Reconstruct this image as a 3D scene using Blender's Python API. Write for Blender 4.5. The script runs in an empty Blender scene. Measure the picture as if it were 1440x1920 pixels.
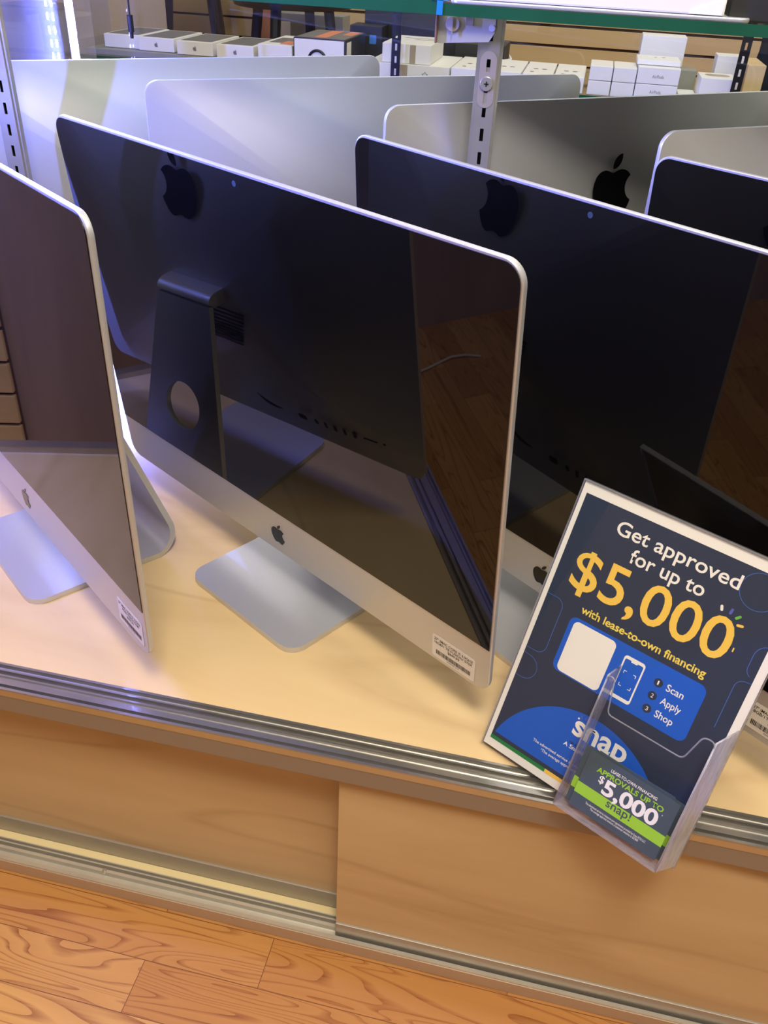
import bpy, bmesh, math, random
from mathutils import Vector, Matrix
from math import sin, cos, pi, sqrt, radians, atan2

random.seed(7)
scene = bpy.context.scene
COL = scene.collection

# ------------------------------------------------------------------ camera
F_PX, CAM_H, YAW, PITCH, ROLL = 1595.66, 0.69956, -0.18625, 0.60168, 0.05374
def camera_axes():
    f0 = Vector((sin(YAW), cos(YAW), 0)); r0 = Vector((cos(YAW), -sin(YAW), 0)); up = Vector((0, 0, 1))
    fwd = cos(PITCH) * f0 - sin(PITCH) * up
    u1 = cos(PITCH) * up + sin(PITCH) * f0
    r = cos(ROLL) * r0 + sin(ROLL) * u1
    u = -sin(ROLL) * r0 + cos(ROLL) * u1
    return r, u, fwd
_r, _u, _f = camera_axes()
cam_data = bpy.data.cameras.new('camera')
cam_data.sensor_fit = 'HORIZONTAL'
cam_data.sensor_width = 36.0
cam_data.lens = 36.0 * F_PX / 1440.0
cam_data.clip_start = 0.02
cam = bpy.data.objects.new('camera', cam_data); COL.objects.link(cam)
cam.matrix_world = Matrix(((_r.x, _u.x, -_f.x, 0), (_r.y, _u.y, -_f.y, 0), (_r.z, _u.z, -_f.z, CAM_H), (0, 0, 0, 1)))
scene.camera = cam

# ------------------------------------------------------------------ world, lights, exposure
world = bpy.data.worlds.new('shop_ambient'); scene.world = world; world.use_nodes = True
wb = world.node_tree.nodes['Background']
wb.inputs['Color'].default_value = (1.0, 0.93, 0.84, 1); wb.inputs['Strength'].default_value = 0.17

def area(name, loc, target, size, size_y, power, color):
    l = bpy.data.lights.new(name, 'AREA'); l.shape = 'RECTANGLE'; l.size = size; l.size_y = size_y
    l.energy = power; l.color = color
    o = bpy.data.objects.new(name, l); COL.objects.link(o); o.location = loc
    o.rotation_euler = (Vector(target) - Vector(loc)).to_track_quat('-Z', 'Y').to_euler()
    return o
area('ceiling_panel_light', (0.12, -0.25, 1.95), (-0.2, 0.75, 0), 0.40, 0.40, 26, (1.0, 0.90, 0.72))
area('shop_ceiling_light', (0.5, 0.30, 2.15), (0.5, 0.30, 0), 3.0, 2.2, 54, (1.0, 0.92, 0.80))
area('shop_back_ceiling_light', (0.2, 3.2, 2.1), (0.2, 3.0, 0), 2.4, 0.8, 22, (1.0, 0.93, 0.84))

scene.view_settings.view_transform = 'Standard'
scene.view_settings.look = 'None'
scene.view_settings.gamma = 1.0
scene.view_settings.use_curve_mapping = False
scene.view_settings.exposure = 0.0
scene.cycles.use_denoising = True
scene.cycles.max_bounces = 10
scene.cycles.transparent_max_bounces = 24
scene.cycles.caustics_refractive = False
scene.cycles.caustics_reflective = False
scene.cycles.sample_clamp_indirect = 4.0
LED_STRENGTH = 2000.0
LED_COLOR = (0.17, 0.21, 1.0, 1)

# ------------------------------------------------------------------ materials
def srgb(r, g, b):
    def c(v):
        v /= 255.0
        return v / 12.92 if v <= 0.04045 else ((v + 0.055) / 1.055) ** 2.4
    return (c(r), c(g), c(b), 1.0)

def new_mat(name):
    m = bpy.data.materials.new(name); m.use_nodes = True
    return m, m.node_tree.nodes, m.node_tree.links, m.node_tree.nodes['Principled BSDF']

def plain(name, col, rough=0.5, metal=0.0, spec=0.5, noise=0.04, scale=60, coat=0.0, ior=None):
    """Principled material with a little procedural tone variation."""
    m, n, l, b = new_mat(name)
    tc = n.new('ShaderNodeTexCoord'); nz = n.new('ShaderNodeTexNoise'); nz.inputs['Scale'].default_value = scale
    l.new(tc.outputs['Object'], nz.inputs['Vector'])
    mx = n.new('ShaderNodeMix'); mx.data_type = 'RGBA'
    mx.inputs['A'].default_value = [c * (1 - noise) for c in col[:3]] + [1]
    mx.inputs['B'].default_value = [min(1, c * (1 + noise)) for c in col[:3]] + [1]
    l.new(nz.outputs['Fac'], mx.inputs['Factor'])
    l.new(mx.outputs['Result'], b.inputs['Base Color'])
    b.inputs['Roughness'].default_value = rough; b.inputs['Metallic'].default_value = metal
    b.inputs['Specular IOR Level'].default_value = spec
    b.inputs['Coat Weight'].default_value = coat
    if ior: b.inputs['IOR'].default_value = ior
    return m

def wood(name, c_dark, c_light, c_line, scale=(1.2, 9, 9), rough=0.4, line=0.35, rings=5.0):
    """Flat-cut veneer running along world X: soft bands, fine pores and sparse cathedral lines."""
    m, n, l, b = new_mat(name)
    tc = n.new('ShaderNodeTexCoord'); mp = n.new('ShaderNodeMapping'); mp.inputs['Scale'].default_value = scale
    l.new(tc.outputs['Object'], mp.inputs['Vector'])
    big = n.new('ShaderNodeTexNoise'); big.inputs['Scale'].default_value = 1.6; big.inputs['Detail'].default_value = 5; big.inputs['Distortion'].default_value = 0.8
    l.new(mp.outputs['Vector'], big.inputs['Vector'])
    ramp = n.new('ShaderNodeValToRGB'); ramp.color_ramp.elements[0].position = 0.30; ramp.color_ramp.elements[1].position = 0.70
    ramp.color_ramp.elements[0].color = c_dark; ramp.color_ramp.elements[1].color = c_light
    l.new(big.outputs['Fac'], ramp.inputs['Fac'])
    # cathedral lines: contour lines of a smooth noise
    cn = n.new('ShaderNodeTexNoise'); cn.inputs['Scale'].default_value = 0.8; cn.inputs['Detail'].default_value = 1.0; cn.inputs['Distortion'].default_value = 0.3
    l.new(mp.outputs['Vector'], cn.inputs['Vector'])
    mul = n.new('ShaderNodeMath'); mul.operation = 'MULTIPLY'; mul.inputs[1].default_value = rings; l.new(cn.outputs['Fac'], mul.inputs[0])
    fr = n.new('ShaderNodeMath'); fr.operation = 'FRACT'; l.new(mul.outputs[0], fr.inputs[0])
    cr = n.new('ShaderNodeValToRGB'); e = cr.color_ramp.elements
    e[0].position = 0.0; e[0].color = (1, 1, 1, 1); e[1].position = 0.10; e[1].color = (0, 0, 0, 1)
    x = e.new(0.9); x.color = (0, 0, 0, 1); y = e.new(1.0); y.color = (1, 1, 1, 1)
    l.new(fr.outputs[0], cr.inputs['Fac'])
    fine = n.new('ShaderNodeTexNoise'); fine.inputs['Scale'].default_value = 9; fine.inputs['Detail'].default_value = 6
    l.new(mp.outputs['Vector'], fine.inputs['Vector'])
    m2 = n.new('ShaderNodeMath'); m2.operation = 'MULTIPLY'; l.new(cr.outputs['Color'], m2.inputs[0]); l.new(fine.outputs['Fac'], m2.inputs[1])
    m3 = n.new('ShaderNodeMath'); m3.operation = 'MULTIPLY'; l.new(m2.outputs[0], m3.inputs[0]); m3.inputs[1].default_value = line
    mx = n.new('ShaderNodeMix'); mx.data_type = 'RGBA'; l.new(m3.outputs[0], mx.inputs['Factor'])
    l.new(ramp.outputs['Color'], mx.inputs['A']); mx.inputs['B'].default_value = c_line
    l.new(mx.outputs['Result'], b.inputs['Base Color'])
    b.inputs['Roughness'].default_value = rough; b.inputs['Specular IOR Level'].default_value = 0.35
    return m

def laminate(name):
    """Oak strip laminate: staggered strips along X, each with its own tone and its own grain."""
    m, n, l, b = new_mat(name)
    tc = n.new('ShaderNodeTexCoord'); mp = n.new('ShaderNodeMapping'); mp.inputs['Location'].default_value = (0.36, -0.4845, 0)
    l.new(tc.outputs['Object'], mp.inputs['Vector'])
    br = n.new('ShaderNodeTexBrick'); br.offset = 0.67; br.squash = 1.0
    br.inputs['Scale'].default_value = 1.0; br.inputs['Brick Width'].default_value = 0.44; br.inputs['Row Height'].default_value = 0.0635
    br.inputs['Mortar Size'].default_value = 0.0006; br.inputs['Mortar Smooth'].default_value = 0.6; br.inputs['Bias'].default_value = 0.0
    br.inputs['Color1'].default_value = (0, 0, 0, 1); br.inputs['Color2'].default_value = (1, 1, 1, 1); br.inputs['Mortar'].default_value = (0.35, 0.35, 0.35, 1)
    l.new(mp.outputs['Vector'], br.inputs['Vector'])
    # grain coordinates jump from strip to strip
    cmb = n.new('ShaderNodeCombineXYZ'); sc = n.new('ShaderNodeMath'); sc.operation = 'MULTIPLY'; sc.inputs[1].default_value = 37.0
    l.new(br.outputs['Color'], sc.inputs[0]); l.new(sc.outputs[0], cmb.inputs['X']); l.new(sc.outputs[0], cmb.inputs['Y'])
    add = n.new('ShaderNodeVectorMath'); add.operation = 'ADD'; l.new(mp.outputs['Vector'], add.inputs[0]); l.new(cmb.outputs[0], add.inputs[1])
    m2 = n.new('ShaderNodeMapping'); m2.inputs['Scale'].default_value = (2.6, 34, 34); l.new(add.outputs[0], m2.inputs['Vector'])
    cn = n.new('ShaderNodeTexNoise'); cn.inputs['Scale'].default_value = 0.55; cn.inputs['Detail'].default_value = 1.5; cn.inputs['Distortion'].default_value = 0.5
    l.new(m2.outputs['Vector'], cn.inputs['Vector'])
    mul = n.new('ShaderNodeMath'); mul.operation = 'MULTIPLY'; mul.inputs[1].default_value = 24; l.new(cn.outputs['Fac'], mul.inputs[0])
    fr = n.new('ShaderNodeMath'); fr.operation = 'FRACT'; l.new(mul.outputs[0], fr.inputs[0])
    cr = n.new('ShaderNodeValToRGB'); e = cr.color_ramp.elements
    e[0].position = 0.0; e[0].color = (1, 1, 1, 1); e[1].position = 0.32; e[1].color = (0, 0, 0, 1)
    x = e.new(0.95); x.color = (0.15, 0.15, 0.15, 1)
    l.new(fr.outputs[0], cr.inputs['Fac'])
    m4 = n.new('ShaderNodeMapping'); m4.inputs['Scale'].default_value = (14, 260, 60); l.new(add.outputs[0], m4.inputs['Vector'])
    fine = n.new('ShaderNodeTexNoise'); fine.inputs['Scale'].default_value = 1.0; fine.inputs['Detail'].default_value = 4; l.new(m4.outputs['Vector'], fine.inputs['Vector'])
    tone = n.new('ShaderNodeMix'); tone.data_type = 'RGBA'; tone.inputs['A'].default_value = srgb(186, 128, 68); tone.inputs['B'].default_value = srgb(216, 164, 98)
    l.new(br.outputs['Color'], tone.inputs['Factor'])
    f2 = n.new('ShaderNodeMath'); f2.operation = 'MULTIPLY'; l.new(cr.outputs['Color'], f2.inputs[0]); l.new(fine.outputs['Fac'], f2.inputs[1])
    f3 = n.new('ShaderNodeMath'); f3.operation = 'MULTIPLY'; f3.inputs[1].default_value = 1.5; l.new(f2.outputs[0], f3.inputs[0])
    g = n.new('ShaderNodeMix'); g.data_type = 'RGBA'; l.new(f3.outputs[0], g.inputs['Factor']); l.new(tone.outputs['Result'], g.inputs['A']); g.inputs['B'].default_value = srgb(140, 78, 36)
    g2 = n.new('ShaderNodeMix'); g2.data_type = 'RGBA'; g2.blend_type = 'MULTIPLY'; g2.inputs['Factor'].default_value = 0.35
    l.new(g.outputs['Result'], g2.inputs['A']); l.new(fine.outputs['Color'], g2.inputs['B'])
    sub = n.new('ShaderNodeMix'); sub.data_type = 'RGBA'; l.new(br.outputs['Fac'], sub.inputs['Factor']); l.new(g2.outputs['Result'] if False else g.outputs['Result'], sub.inputs['A']); sub.inputs['B'].default_value = srgb(110, 62, 30)
    l.new(sub.outputs['Result'], b.inputs['Base Color'])
    b.inputs['Roughness'].default_value = 0.38; b.inputs['Specular IOR Level'].default_value = 0.4
    return m

def clear(name, tint=(1, 1, 1, 1), rough=0.02, haze=0.0, haze_col=(0.8, 0.85, 1, 1), base=0.04, gain=0.9):
    """Thin clear sheet: see-through with a Schlick reflection, optional milky haze."""
    m = bpy.data.materials.new(name); m.use_nodes = True; n = m.node_tree.nodes; l = m.node_tree.links; n.clear()
    out = n.new('ShaderNodeOutputMaterial'); tr = n.new('ShaderNodeBsdfTransparent'); tr.inputs['Color'].default_value = tint
    gl = n.new('ShaderNodeBsdfGlossy'); gl.inputs['Roughness'].default_value = rough
    lw = n.new('ShaderNodeLayerWeight'); lw.inputs['Blend'].default_value = 0.5
    p = n.new('ShaderNodeMath'); p.operation = 'POWER'; p.inputs[1].default_value = 5; l.new(lw.outputs['Facing'], p.inputs[0])
    ma = n.new('ShaderNodeMath'); ma.operation = 'MULTIPLY_ADD'; ma.inputs[1].default_value = gain; ma.inputs[2].default_value = base; ma.use_clamp = True; l.new(p.outputs[0], ma.inputs[0])
    body = tr
    if haze > 0:
        df = n.new('ShaderNodeBsdfDiffuse'); df.inputs['Color'].default_value = haze_col
        tl = n.new('ShaderNodeBsdfTranslucent'); tl.inputs['Color'].default_value = haze_col
        hm = n.new('ShaderNodeMixShader'); l.new(df.outputs[0], hm.inputs[1]); l.new(tl.outputs[0], hm.inputs[2])
        nz = n.new('ShaderNodeTexNoise'); nz.inputs['Scale'].default_value = 6; nz.inputs['Detail'].default_value = 6
        hf = n.new('ShaderNodeMath'); hf.operation = 'MULTIPLY'; hf.inputs[1].default_value = haze * 2; l.new(nz.outputs['Fac'], hf.inputs[0])
        mh = n.new('ShaderNodeMixShader'); l.new(hf.outputs[0], mh.inputs[0]); l.new(tr.outputs[0], mh.inputs[1]); l.new(hm.outputs[0], mh.inputs[2]); body = mh
    mix = n.new('ShaderNodeMixShader'); l.new(ma.outputs[0], mix.inputs[0]); l.new(body.outputs[0], mix.inputs[1]); l.new(gl.outputs[0], mix.inputs[2])
    l.new(mix.outputs[0], out.inputs['Surface'])
    return m

def emit(name, col, strength):
    m = bpy.data.materials.new(name); m.use_nodes = True; n = m.node_tree.nodes; l = m.node_tree.links; n.clear()
    out = n.new('ShaderNodeOutputMaterial'); e = n.new('ShaderNodeEmission'); e.inputs['Color'].default_value = col; e.inputs['Strength'].default_value = strength
    l.new(e.outputs[0], out.inputs['Surface'])
    return m

M = {}
M['aluminium'] = plain('bead_blasted_aluminium', srgb(210, 211, 215), 0.42, 0.62, noise=0.015, scale=300)
M['screen'] = plain('black_screen_glass', srgb(8, 8, 12), 0.02, 0.0, 0.5, noise=0.0, ior=1.46)
M['logo'] = plain('black_gloss_logo', srgb(14, 14, 18), 0.12, 0.0, 0.6, noise=0)
M['dark'] = plain('dark_plastic', srgb(22, 22, 26), 0.45, noise=0.02)
M['lens'] = plain('camera_lens', srgb(70, 90, 120), 0.15, 0.3)
M['deck'] = wood('maple_veneer', srgb(224, 192, 144), srgb(238, 209, 162), srgb(176, 132, 84), (1.6, 6, 6), 0.36, 0.45, 4.5)
M['door'] = wood('shaded_maple_veneer', srgb(200, 170, 126), srgb(214, 186, 142), srgb(156, 120, 80), (1.3, 1, 9), 0.42, 0.55, 4.0)  # the deck's maple darkened, so the doors' shade sits in the colour
M['floor'] = laminate('oak_strip_laminate')
M['track'] = plain('mill_aluminium_track', srgb(196, 192, 185), 0.30, 0.92, noise=0.10, scale=25)
M['shoe'] = plain('satin_aluminium', srgb(178, 170, 158), 0.42, 0.45, noise=0.05, scale=40)
M['fascia'] = plain('taupe_anodised_fascia', srgb(150, 138, 126), 0.4, 0.25, noise=0.03)
M['pale_track'] = plain('worn_pale_track', srgb(212, 206, 192), 0.34, 0.45, noise=0.10, scale=30)
M['toe'] = plain('beige_toe_face', srgb(196, 172, 146), 0.45, 0.2)
M['steel'] = plain('zinc_steel', srgb(212, 210, 205), 0.20, 0.8, noise=0.06, scale=80)
M['black_steel'] = plain('dark_steel', srgb(34, 32, 40), 0.4, 0.4)
M['copper'] = plain('worn_edge', srgb(150, 112, 88), 0.5, 0.6, noise=0.3, scale=200)
M['rubber'] = plain('clear_cushion', srgb(196, 186, 172), 0.15, 0.1, noise=0.1)
M['glass'] = clear('clear_glass', (0.97, 1.0, 0.985, 1))
M['shelf_glass'] = clear('shelf_glass', (0.93, 0.985, 0.965, 1))
M['glass_edge'] = plain('green_glass_edge', srgb(26, 86, 60), 0.12, 0.0, 0.6, noise=0.25, scale=12)
M['milky_glass'] = clear('milky_glass', (0.95, 0.96, 1.0, 1), haze=0.20)  # end pane: milky, slightly blue scatter mottled by noise
M['acrylic'] = clear('clear_acrylic', (0.995, 0.995, 1.0, 1), base=0.022)
M['acrylic_edge'] = clear('acrylic_edge', (0.86, 0.86, 0.9, 1), 0.08, haze=0.34, haze_col=(0.9, 0.9, 0.95, 1), base=0.10)
M['milky_acrylic'] = clear('milky_acrylic', (0.9, 0.9, 0.92, 1), 0.12, haze=0.62, haze_col=(0.92, 0.90, 0.90, 1), base=0.10)  # whitest acrylic copy, with the strongest milky scatter
M['paper'] = plain('white_paper', srgb(250, 247, 242), 0.6, noise=0.01)
M['white_box'] = plain('white_carton', srgb(240, 238, 236), 0.5, noise=0.015)
M['grey_box'] = plain('grey_carton', srgb(150, 150, 146), 0.6, noise=0.04)
M['black_box'] = plain('black_carton', srgb(38, 38, 40), 0.55, noise=0.06)
M['print_grey'] = plain('grey_print', srgb(120, 118, 120), 0.5)
M['print_orange'] = plain('orange_print', srgb(226, 140, 104), 0.5)
M['print_dark'] = plain('dark_print', srgb(50, 50, 56), 0.4)
M['print_blue'] = plain('blue_print', srgb(70, 130, 220), 0.5)
M['tape'] = plain('blue_tape', srgb(30, 130, 190), 0.4)
M['kraft'] = plain('brown_parcel_tape', srgb(176, 160, 140), 0.3)
M['navy'] = plain('navy_ink', srgb(46, 58, 82), 0.45, noise=0.03, scale=20)
M['blue_ink'] = plain('blue_ink', srgb(24, 96, 212), 0.45, noise=0.02)
M['line_blue'] = plain('thin_blue_ink', srgb(70, 110, 190), 0.45)
M['yellow_ink'] = plain('yellow_ink', srgb(255, 210, 92), 0.45, noise=0.03)
M['lemon_ink'] = plain('lemon_ink', srgb(250, 226, 100), 0.45)
M['green_ink'] = plain('green_ink', srgb(34, 132, 70), 0.45)
M['lime_ink'] = plain('lime_ink', srgb(160, 214, 66), 0.45)
M['violet_ink'] = plain('violet_ink', srgb(92, 100, 190), 0.45)
M['leaf_ink'] = plain('leaf_green_ink', srgb(110, 190, 80), 0.45)
M['slate_ink'] = plain('slate_ink', srgb(72, 88, 100), 0.45, noise=0.10, scale=90)
M['black_ink'] = plain('black_ink', srgb(30, 28, 30), 0.5)
M['slat'] = wood('tan_slatwall', srgb(214, 186, 142), srgb(226, 200, 158), srgb(190, 158, 114), (1, 8, 8), 0.45, 0.2)
M['groove'] = plain('slatwall_groove', srgb(82, 54, 34), 0.7)
M['brown_wall'] = wood('brown_panelling', srgb(164, 142, 144), srgb(178, 156, 158), srgb(140, 118, 120), (9, 9, 1.2), 0.5, 0.2)
M['oak_column'] = wood('reddish_oak', srgb(150, 98, 66), srgb(172, 116, 80), srgb(110, 66, 42), (9, 9, 1.2), 0.5, 0.3)
M['lit_cream'] = plain('lit_cream_filler', srgb(246, 226, 172), 0.5, noise=0.03, scale=15)  # pale cream tone holds the yellow light lying on the filler
M['pale_wall'] = plain('pale_panel', srgb(190, 176, 170), 0.6)
M['cloth'] = plain('navy_cloth', srgb(24, 26, 42), 0.9, noise=0.15, scale=40)
M['white_plastic'] = plain('white_plastic', srgb(225, 225, 225), 0.35)
M['led'] = emit('blue_white_led', LED_COLOR, LED_STRENGTH)

# ------------------------------------------------------------------ helpers
def link(name, me, mat=None, parent=None):
    o = bpy.data.objects.new(name, me); COL.objects.link(o)
    if mat is not None: me.materials.append(mat)
    if parent is not None: o.parent = parent
    return o

def tag(o, label=None, cat=None, group=None, kind=None):
    if label: o['label'] = label
    if cat: o['category'] = cat
    if group: o['group'] = group
    if kind: o['kind'] = kind
    return o

def empty(name, loc=(0, 0, 0), rz=0.0, label=None, cat=None, group=None):
    o = bpy.data.objects.new(name, None); COL.objects.link(o); o.location = loc; o.rotation_euler = (0, 0, rz)
    o.empty_display_size = 0.05
    return tag(o, label, cat, group)

class MB:
    """Collects shapes and links them as one mesh object."""
    def __init__(s): s.bm = bmesh.new()
    def box(s, x0, x1, y0, y1, z0, z1, bev=0.0, mat=None):
        r = bmesh.ops.create_cube(s.bm, size=1.0)
        T = Matrix.Translation(((x0 + x1) / 2, (y0 + y1) / 2, (z0 + z1) / 2)) @ Matrix.Diagonal((abs(x1 - x0), abs(y1 - y0), abs(z1 - z0), 1))
        if mat is not None: T = mat @ T
        bmesh.ops.transform(s.bm, matrix=T, verts=r['verts'])
        if bev > 0:
            ed = list({e for v in r['verts'] for e in v.link_edges})
            bmesh.ops.bevel(s.bm, geom=ed, offset=bev, segments=2, affect='EDGES', profile=0.6)
        return s
    def cyl(s, p, q, r0, r1=None, seg=20):
        p = Vector(p); q = Vector(q); d = q - p
        T = Matrix.Translation((p + q) / 2) @ d.to_track_quat('Z', 'Y').to_matrix().to_4x4()
        bmesh.ops.create_cone(s.bm, cap_ends=True, segments=seg, radius1=r0, radius2=r0 if r1 is None else r1, depth=d.length, matrix=T)
        return s
    def tube(s, pts, r, seg=10):
        pts = [Vector(p) for p in pts]; rings = []
        for i, p in enumerate(pts):
            t = (pts[min(i + 1, len(pts) - 1)] - pts[max(i - 1, 0)]).normalized()
            a = t.orthogonal().normalized() if i == 0 else (prev - t * prev.dot(t)).normalized()
            prev = a; b = t.cross(a)
            rings.append([s.bm.verts.new(p + r * (cos(2 * pi * k / seg) * a + sin(2 * pi * k / seg) * b)) for k in range(seg)])
        for i in range(len(rings) - 1):
            for k in range(seg):
                s.bm.faces.new((rings[i][k], rings[i][(k + 1) % seg], rings[i + 1][(k + 1) % seg], rings[i + 1][k]))
        s.bm.faces.new(rings[0][::-1]); s.bm.faces.new(rings[-1])
        return s
    def mesh(s, me, T=None):
        n0 = len(s.bm.verts); s.bm.from_mesh(me); s.bm.verts.ensure_lookup_table()
        if T is not None: bmesh.ops.transform(s.bm, matrix=T, verts=s.bm.verts[n0:])
        bpy.data.meshes.remove(me)
        return s
    def xform(s, T): bmesh.ops.transform(s.bm, matrix=T, verts=s.bm.verts[:]); return s
    def done(s, name, mat=None, parent=None, smooth=False):
        bmesh.ops.recalc_face_normals(s.bm, faces=s.bm.faces[:])
        me = bpy.data.meshes.new(name); s.bm.to_mesh(me); s.bm.free()
        if smooth:
            for p in me.polygons: p.use_smooth = True
            me.set_sharp_from_angle(angle=radians(35))
        return link(name, me, mat, parent)

def _curve_to_mesh(cu):
    o = bpy.data.objects.new('temporary_outline', cu); COL.objects.link(o)
    dg = bpy.context.evaluated_depsgraph_get(); dg.update()
    me = bpy.data.meshes.new_from_object(o.evaluated_get(dg))
    bpy.data.objects.remove(o); 
    return me

def sheet(loops, thick, bevel=0.0):
    """Flat plate in XY (holes allowed), centred on z=0."""
    cu = bpy.data.curves.new('temporary_outline', 'CURVE'); cu.dimensions = '2D'; cu.fill_mode = 'BOTH'
    cu.extrude = max(thick / 2 - bevel, 0); cu.bevel_depth = bevel; cu.bevel_resolution = 1
    if bevel: cu.offset = -bevel
    for lp in loops:
        sp = cu.splines.new('POLY'); sp.points.add(len(lp) - 1)
        for p, (x, y) in zip(sp.points, lp): p.co = (x, y, 0, 1)
        sp.use_cyclic_u = True
    me = _curve_to_mesh(cu); bpy.data.curves.remove(cu)
    return me

def text_mesh(body, bold=0.0, spacing=1.0):
    cu = bpy.data.curves.new('temporary_text', 'FONT'); cu.body = body; cu.size = 1.0; cu.offset = bold; cu.space_character = spacing
    cu.resolution_u = 4
    me = _curve_to_mesh(cu); bpy.data.curves.remove(cu)
    return me

def fit_text(body, u0, u1, base, cap, bold=0.0, z=0.0, spacing=1.0):
    """Text mesh whose width runs u0..u1, capitals of height cap standing on base."""
    me = text_mesh(body, bold, spacing)
    xs = [v.co.x for v in me.vertices]; a, b = min(xs), max(xs)
    ref = text_mesh('H', bold); ch = max(v.co.y for v in ref.vertices); bpy.data.meshes.remove(ref)
    sx = (u1 - u0) / (b - a); sy = cap / ch
    me.transform(Matrix.Translation((u0, base, z)) @ Matrix.Diagonal((sx, sy, 1, 1)) @ Matrix.Translation((-a, 0, 0)))
    return me

def rrect(x0, x1, y0, y1, r, seg=8, corners=(1, 1, 1, 1)):
    """Rounded rectangle outline, counter-clockwise; corners = bl, br, tr, tl."""
    out = []
    for (cx, cy, a0, on) in ((x0 + r, y0 + r, pi, corners[0]), (x1 - r, y0 + r, 1.5 * pi, corners[1]), (x1 - r, y1 - r, 0, corners[2]), (x0 + r, y1 - r, pi / 2, corners[3])):
        if on:
            for k in range(seg + 1):
                a = a0 + pi / 2 * k / seg; out.append((cx + r * cos(a), cy + r * sin(a)))
        else:
            out.append((cx + (r if cos(a0 + pi / 4) > 0 else -r), cy + (r if sin(a0 + pi / 4) > 0 else -r)))
    return out

def circle(cx, cy, r, seg=32, ry=None):
    return [(cx + r * cos(2 * pi * k / seg), cy + (ry or r) * sin(2 * pi * k / seg)) for k in range(seg)]

def bez(p0, p1, p2, p3, n=8):
    out = []
    for i in range(1, n + 1):
        t = i / n; s = 1 - t
        out.append(tuple(s**3 * p0[k] + 3 * s * s * t * p1[k] + 3 * s * t * t * p2[k] + t**3 * p3[k] for k in (0, 1)))
    return out

def fruit_logo(h):
    """Apple silhouette with a bite and a leaf, centred, of height h. Returns outline loops."""
    def rel(start, segs):
        pts = [start]; p = start
        for s in segs:
            q = [(p[0] + s[k], p[1] + s[k + 1]) for k in (0, 2, 4)]
            pts += bez(p, *q); p = q[2]
        return pts
    body = rel((12.152, 6.896), [(-.948, 0, -2.415, -1.078, -3.96, -1.04), (-2.04, .027, -3.91, 1.183, -4.961, 3.014), (-2.117, 3.675, -.546, 9.103, 1.519, 12.09),
        (1.013, 1.454, 2.208, 3.09, 3.792, 3.039), (1.52, -.065, 2.09, -.987, 3.935, -.987), (1.831, 0, 2.35, .987, 3.96, .948), (1.637, -.026, 2.676, -1.48, 3.676, -2.948),
        (1.156, -1.688, 1.636, -3.325, 1.662, -3.415), (-.039, -.013, -3.182, -1.221, -3.22, -4.857), (-.026, -3.04, 2.48, -4.494, 2.597, -4.559),
        (-1.429, -2.09, -3.623, -2.324, -4.39, -2.376), (-2.0, -.156, -3.675, 1.09, -4.61, 1.09)])
    leaf = rel((15.53, 3.83), [(.843, -1.012, 1.4, -2.427, 1.245, -3.83), (-1.207, .052, -2.662, .805, -3.532, 1.818), (-.78, .896, -1.454, 2.338, -1.273, 3.714), (1.338, .104, 2.715, -.688, 3.559, -1.701)])
    k = h / 24.0
    return [[((x - 12) * k, (12 - y) * k) for x, y in lp[:-1]] for lp in (body, leaf)]

# ------------------------------------------------------------------ setting
FZ = -0.36
f = MB().box(-4.5, 4.5, -2.5, 6.0, FZ - 0.05, FZ).done('floor', M['floor']); tag(f, kind='structure')
w = MB().box(-1.55, -1.45, -2.5, 1.95, FZ, 2.4).done('wall_left', M['brown_wall']); tag(w, kind='structure')
w = MB().box(-4.5, 4.5, 4.3, 4.4, FZ, 2.4).done('wall_back', M['pale_wall']); tag(w, kind='structure')

def slatwall(name, x0, x1, y, z0, z1, label, pitch=0.0755, T=None):
    root = empty(name, (0, 0, 0), 0, label, 'wall panel')
    b = MB().box(x0, x1, y, y + 0.012, z0, z1)
    b.done('backing_board', M['groove'], root)
    s = MB(); z = z0
    while z < z1:
        s.box(x0, x1, y - 0.014, y - 0.001, z + 0.009, min(z + pitch, z1), 0.001); z += pitch
    s.done('slat_face', M['slat'], root)
    return root
slatwall('slatwall_panel', -1.05, 3.2, 3.60, -0.340, 1.9, 'tan slatwall with dark grooves behind the white boxes at the back', 0.064)
slatwall('slatwall_panel', -2.9, -1.25, 4.10, FZ + 0.02, 1.9, 'tan slatwall behind the black stool legs at top left')
sl = slatwall('slatwall_panel', 1.10, 1.95, 0.0, FZ + 0.02, 1.6, 'tan slatwall on the left wall, seen only as a reflection in the leftmost screen')
sl.rotation_euler = (0, 0, pi / 2); sl.location = (-1.4355, 0, 0)
c = MB().box(-1.235, -1.115, 3.50, 3.62, FZ, 1.9, 0.004).done('wood_column', M['oak_column']); tag(c, 'reddish wooden column between the stools at the back', 'column')

# ------------------------------------------------------------------ display case
X0, X1, YT, YF, YB = -0.88, 1.55, 0.588, 0.553, 1.60
case = empty('display_case', (0, 0, FZ), 0, 'long low glass display case with maple deck and sliding cupboard doors', 'display case')
def cp(mb, name, mat, parent=case, smooth=False):
    mb.xform(Matrix.Translation((0, 0, -FZ))); return mb.done(name, mat, parent, smooth)
cp(MB().box(X0, X1, YT, YB, -0.030, 0.0), 'deck', M['deck'])
def extrude_profile(pts, x0, x1):
    b = MB(); A = [b.bm.verts.new((x0, y, z)) for y, z in pts]; B = [b.bm.verts.new((x1, y, z)) for y, z in pts]
    n = len(pts)
    for i in range(n): b.bm.faces.new((A[i], A[(i + 1) % n], B[(i + 1) % n], B[i]))
    b.bm.faces.new(A[::-1]); b.bm.faces.new(B)
    return b
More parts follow.
